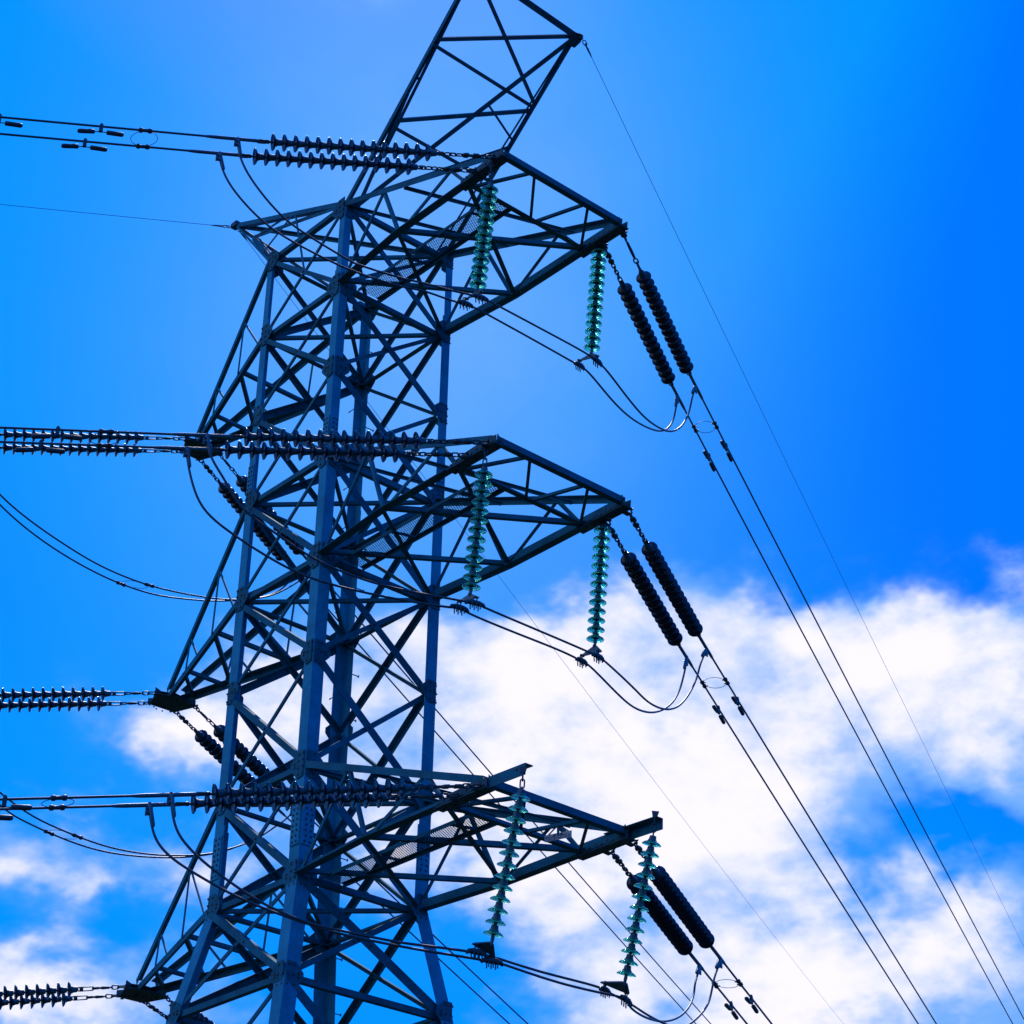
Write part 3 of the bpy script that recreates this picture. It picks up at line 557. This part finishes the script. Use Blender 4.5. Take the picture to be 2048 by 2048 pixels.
for tier in range(3):
    o_, i_ = fR[2 * tier], fR[2 * tier + 1]
    spacer(o_(1.63), i_(1.45), dirat(o_, 1.6), dirat(i_, 1.5), 'thin ring spacer between the two %s right-hand cables' % TIER[tier], 'ring spacers')
    o2, i2 = fL[2 * tier], fL[2 * tier + 1]
    spacer(o2(1.68), i2(1.49), dirat(o2, 1.6), dirat(i2, 1.5), 'thin ring spacer between the two %s left-hand cables' % TIER[tier], 'ring spacers')
    for f_, nm, t_ in ((o_, 'outer', 2.24), (i_, 'inner', 2.26)): damper(f_, t_, 'two-weight damper hung on the %s cable of the %s right-hand pair' % (nm, TIER[tier]), 'vibration dampers')
    for f_, nm, t_ in ((o2, 'upper', 2.24), (i2, 'lower', 2.23)): damper(f_, t_, 'two-weight damper hung on the %s cable of the %s left-hand pair' % (nm, TIER[tier]), 'vibration dampers')
damper(fL[0], 3.50, 'damper cut by the left edge on the upper cable of the top left-hand pair', 'vibration dampers')
damper(fL[1], 3.70, 'damper cut by the left edge on the lower cable of the top left-hand pair', 'vibration dampers')

# left crossarm strings and their cables
LF, RF = {}, {}
for tier, ib in enumerate((1, 4, 7)):
    at = D['att'][str(ib)]
    for j, nm in ((0, 'upper'), (1, 'lower')):
        E_ = tension_string(at[j], sL, .83, SPL, DL, CL_, '%s insulator string reaching left from the tip of the %s left crossarm' % (nm, TIER[tier]), 'dark strings to the left-hand spans', True)
        LF[tier, j] = conductor(E_, D['wL'], '%s of the two cables running left from the %s left crossarm strings' % (nm, TIER[tier]), 'left-hand span cables', .5, 110, .0009)
        E_ = tension_string(at[2 + j], sR, .95, SPR, DR, CR_, 'dark insulator string slanting behind the legs from the %s left crossarm, %s one' % (TIER[tier], ('right', 'left')[j]), 'dark strings to the right-hand spans', j == 0)
        RF[tier, j] = conductor(E_, D['wR'], '%s of the two thin cables behind the tower from the %s left crossarm' % (('right', 'left')[j], TIER[tier]), 'right-hand span cables', .5, 150, 0)

# jumper cables
jp = []
for k_ in range(6):
    J_ = D['J'][k_]
    jp.append(jumper(J_['path'], '%s jumper cable looping under the %s right crossarm through both hanging strings' % (('outer', 'inner')[k_ % 2], TIER[k_ // 2]), 'jumper cables of the right crossarms'))
for tier in range(3):
    for j in range(2):
        key = ('1', '4')[tier] if tier < 2 else '4'; mid = [Vector(p) for p in D['LJ'][key][j]]
        if tier == 2: mid = [p + Vector((-.2, .1, Z[7] - Z[4])) for p in mid]
        a_, b_ = LF[tier, j](.5) + Vector((0, 0, -.03)), RF[tier, j](.5) + Vector((0, 0, -.03))
        a2 = a_ + (mid[0] - a_) * .3 + Vector((0, 0, -.28)); 
        mid = [p for p in mid if p.y < b_.y - .25]
        pts = jumper([a_, a_ + Vector((.01, .04, -.25)), a2] + mid + [b_ + Vector((0, -.02, -.2)), b_], '%s slack jumper cable hanging free below the %s left crossarm' % (('right', 'left')[j], TIER[tier]), 'jumper cables of the left crossarms')
        LF[tier, j, 'p'] = pts
    pa, pb = LF[tier, 0, 'p'], LF[tier, 1, 'p']
    yy = (.35, -.32, -.3)[tier]
    ia = min(range(len(pa)), key=lambda i: abs(pa[i].y - yy)); ib_ = min(range(len(pb)), key=lambda i: abs(pb[i].y - (yy - .28)))
    spacer(pa[ia], pb[ib_], pa[ia + 1] - pa[ia], pb[ib_ + 1] - pb[ib_], 'thin ring spacer on the slack jumpers of the %s left crossarm' % TIER[tier], 'ring spacers')

# hanging strings that carry the jumpers
SUSP = [(0, 'near', (4.66, -1.2, -1.60), (4.649, -1.2, -1.999), (4.458, -1.2, -3.484)), (0, 'far', (4.30, 1.2, -1.50), (4.281, 1.2, -1.628), (4.131, 1.2, -3.206)),
        (1, 'near', (4.71, -1.2, -6.22), (4.691, -1.2, -6.54), (4.512, -1.2, -8.063)), (1, 'far', (4.345, 1.2, -6.12), (4.33, 1.2, -6.261), (4.186, 1.2, -7.824)),
        (2, 'near', (5.50, -1.18, -10.80), (5.476, -1.19, -11.111), (5.067, -1.19, -12.588)), (2, 'far', (5.36, 1.06, -10.66), (5.306, 1.05, -11.003), (4.858, 1.05, -12.484))]
for tier, nf, hang, d1, d13 in SUSP:
    hang, d1, d13 = Vector(hang), Vector(d1), Vector(d13); ax = (d13 - d1).normalized(); sp_ = (d13 - d1).length * S / 12
    r_ = empty('hanging_insulator_string', None, W(d1)); r_.rotation_mode = 'QUATERNION'
    y_ = Vector((0, 1, 0)); y_ = (y_ - ax * y_.dot(ax)).normalized(); z_ = ax.cross(y_)
    Mx = Matrix((ax, y_, z_)).transposed(); r_.rotation_quaternion = Mx.to_quaternion(); inv = Mx.transposed()
    tag(r_, 'green glass string hanging from the %s tip of the %s right crossarm' % ({'near': 'left', 'far': 'right'}[nf], TIER[tier]), 'insulator string', 'green glass hanging strings')
    loc = lambda p: inv @ (W(p) - W(d1))
    for k in range(13):
        dd = me_ob('disc', DS, r_, (k * sp_, 0, 0)); me_ob('cap', CS_, dd)
    h_ = loc(hang); m = MB(); L_ = (h_ - Vector((-.09, 0, 0))).length; dv = (Vector((-.09, 0, 0)) - h_).normalized(); pv = dv.orthogonal().normalized()
    m.prism([h_ - dv * .06 + pv * .05, h_ - dv * .06 - pv * .05, h_ + dv * .03 - pv * .03, h_ + dv * .03 + pv * .03], dv.cross(pv), .014)
    x = .0
    while x < L_ - .03:
        l_ = min(.13, L_ - x + .02); m.tube(stadium(h_ + dv * (x + l_ / 2), dv, pv if int(x / .1) % 2 else dv.cross(pv), l_, .026), .010, 6, closed=True); x += .105
    ob('hook', m, FITTING, r_, True)
    pa, pb = [Vector(D['J'][2 * tier + q]['path'][D['J'][2 * tier + q]['iA' if nf == 'near' else 'iB']]) for q in (0, 1)]
    up = Vector((0, 0, .085)); ap = d13 + ax * .11
    A_, B_, C_ = loc(ap), loc(pa + up), loc(pb + up); nn = (B_ - A_).cross(C_ - A_).normalized(); e_ = (B_ - C_).normalized()
    m = MB(); m.prism([A_ - e_ * .04, A_ + e_ * .04, B_ + e_ * .05, B_ + e_ * .04 + (B_ - A_).normalized() * .03, C_ - e_ * .04 + (C_ - A_).normalized() * .03, C_ - e_ * .05], nn, .02)
    m.tube([Vector((12 * sp_ + .0, 0, 0)), Vector((12 * sp_ + .05, 0, 0)), A_ + (A_ - Vector((12 * sp_, 0, 0))).normalized() * .03], [.016, .024, .02], 8)
    m.cur = 1
    for q in (A_, B_, C_): m.bolt(q + nn * .01, nn, .018, .02); m.bolt(q - nn * .01, -nn, .018, .02)
    ob('yoke_plate', m, [TUBE, BOLT], r_)
    for q, pth in ((pa, jp[2 * tier]), (pb, jp[2 * tier + 1])):
        i = min(range(len(pth)), key=lambda i: (pth[i] - q).length); q = pth[i]; d = (inv @ (pth[min(i + 2, len(pth) - 1)] - pth[max(i - 2, 0)])).normalized(); c = loc(q); dn = (inv @ Vector((0, 0, -1))); sd_ = d.cross(dn).normalized(); dn = sd_.cross(d) * (1 if sd_.cross(d).dot(dn) > 0 else -1)
        m = MB(); m.tube([c - d * .15 + dn * .03, c - d * .12, c - d * .05 - dn * .01, c + d * .05 - dn * .01, c + d * .12, c + d * .15 + dn * .03], [.018, .03, .04, .04, .03, .018], 10)
        for s_ in (-.06, .0, .06): m.tube([c + d * s_ + sd_ * .03 - dn * .03, c + d * s_ + sd_ * .03 + dn * .085], .009, 6); m.tube([c + d * s_ - sd_ * .03 - dn * .03, c + d * s_ - sd_ * .03 + dn * .085], .009, 6)
        m.tube(stadium(c - dn * .05, -dn, d, .11, .024), .009, 6, closed=True)
        ob('suspension_clamp', m, FITTING, r_, True)

# earth wires with their end fittings
def earth(P, wv, label, tmax, k2=0.0):
    f = wire_curve(P, wv, k2); m = MB(); ts = [.25 + i * .4 for i in range(10)] + [5 + (tmax - 5) * i / 40 for i in range(41)]
    m.tube([W(f(t)) for t in ts], .0050, 6); o = tag(ob('earth_wire', m, ALU, None, True), label, 'earth wire', 'thin earth wires')
    m = MB(); d = (W(f(.1)) - W(f(0))).normalized(); p = W(f(0)); sd_ = d.cross(Z_).normalized()
    m.tube(stadium(p + d * .05, d, sd_, .12, .028), .009, 6, closed=True); m.tube(stadium(p + d * .13, d, Z_, .11, .024), .009, 6, closed=True)
    m.tube([p + d * .17, p + d * .2, p + d * .34, p + d * .42], [.01, .019, .014, .007], 8); ob('end_fitting', m, FITTING, o, True)
earth((4.03, 1.13, 2.56), D['ewR'], 'thin earth wire dropping right from the right tip of the raised horn', 150)
earth((4.03, -1.13, 2.62), [D['wL'][0], -.16, .0004], 'thin earth wire leaving left from the hidden tip of the right horn', 110, .0008)
earth((-3.80, -.03, 2.77), [D['wL'][0], -.16, .0004], 'thin earth wire running left from the pointed left horn', 110, .0008)
earth((-3.73, .06, 2.74), D['ewLR'], 'faint earth wire passing behind the tower from the pointed left horn', 120)

# number plate on the bottom right crossarm
zb = Z[7]; sp0, sp1 = Vector((XI, -YT + 2 * YT * .58, zb + .02)), Vector((XO, -YT + 2 * YT * .685, zb + .02))
dv_ = (sp1 - sp0).normalized(); nv_ = dv_.cross(Z_)
c_ = lerp(sp0, sp1, .55) + Vector((0, 0, -.125))
plate = empty('number_plate', None, W(c_)); tag(plate, 'small pale number plate hung under the bottom right crossarm', 'sign')
lw, lh = .185 * S, .042 * S
m = MB(); m.box((0, 0, 0), dv_ * lw, nv_ * .004, Z_ * lh); ob('panel', m, SIGNM, plate)
m = MB(); m.box(Z_ * .075, dv_ * .018, nv_ * .005, Z_ * .06)
for s_ in (-1, 1): m.tube([dv_ * s_ * lw * .75 + Z_ * lh - nv_ * .008, dv_ * s_ * lw * .2 + Z_ * (lh + .09) - nv_ * .008], .011, 6)
m.cur = 1
for s_ in (-1, 1): m.bolt(dv_ * s_ * .05 + Z_ * .025 + nv_ * .004, nv_, .014, .012)
ob('hanger', m, [STEEL, BOLT], plate)
fc = bpy.data.curves.new('lettering', 'FONT'); fc.body = 'TSYS-OTS-L'; fc.size = .072; fc.align_x = 'CENTER'; fc.align_y = 'CENTER'; fc.extrude = .001; fc.space_character = 1.05
fo = bpy.data.objects.new('lettering_curve', fc); SC.collection.objects.link(fo)
bpy.context.view_layer.update()
tm = bpy.data.meshes.new_from_object(fo.evaluated_get(bpy.context.evaluated_depsgraph_get())); bpy.data.objects.remove(fo)
tm.materials.clear(); tm.materials.append(INK)
lo = me_ob('lettering', tm, plate, nv_ * .0065 - Z_ * .012)
lo.rotation_mode = 'QUATERNION'; lo.rotation_quaternion = Matrix((dv_, Z_, nv_)).transposed().to_quaternion()
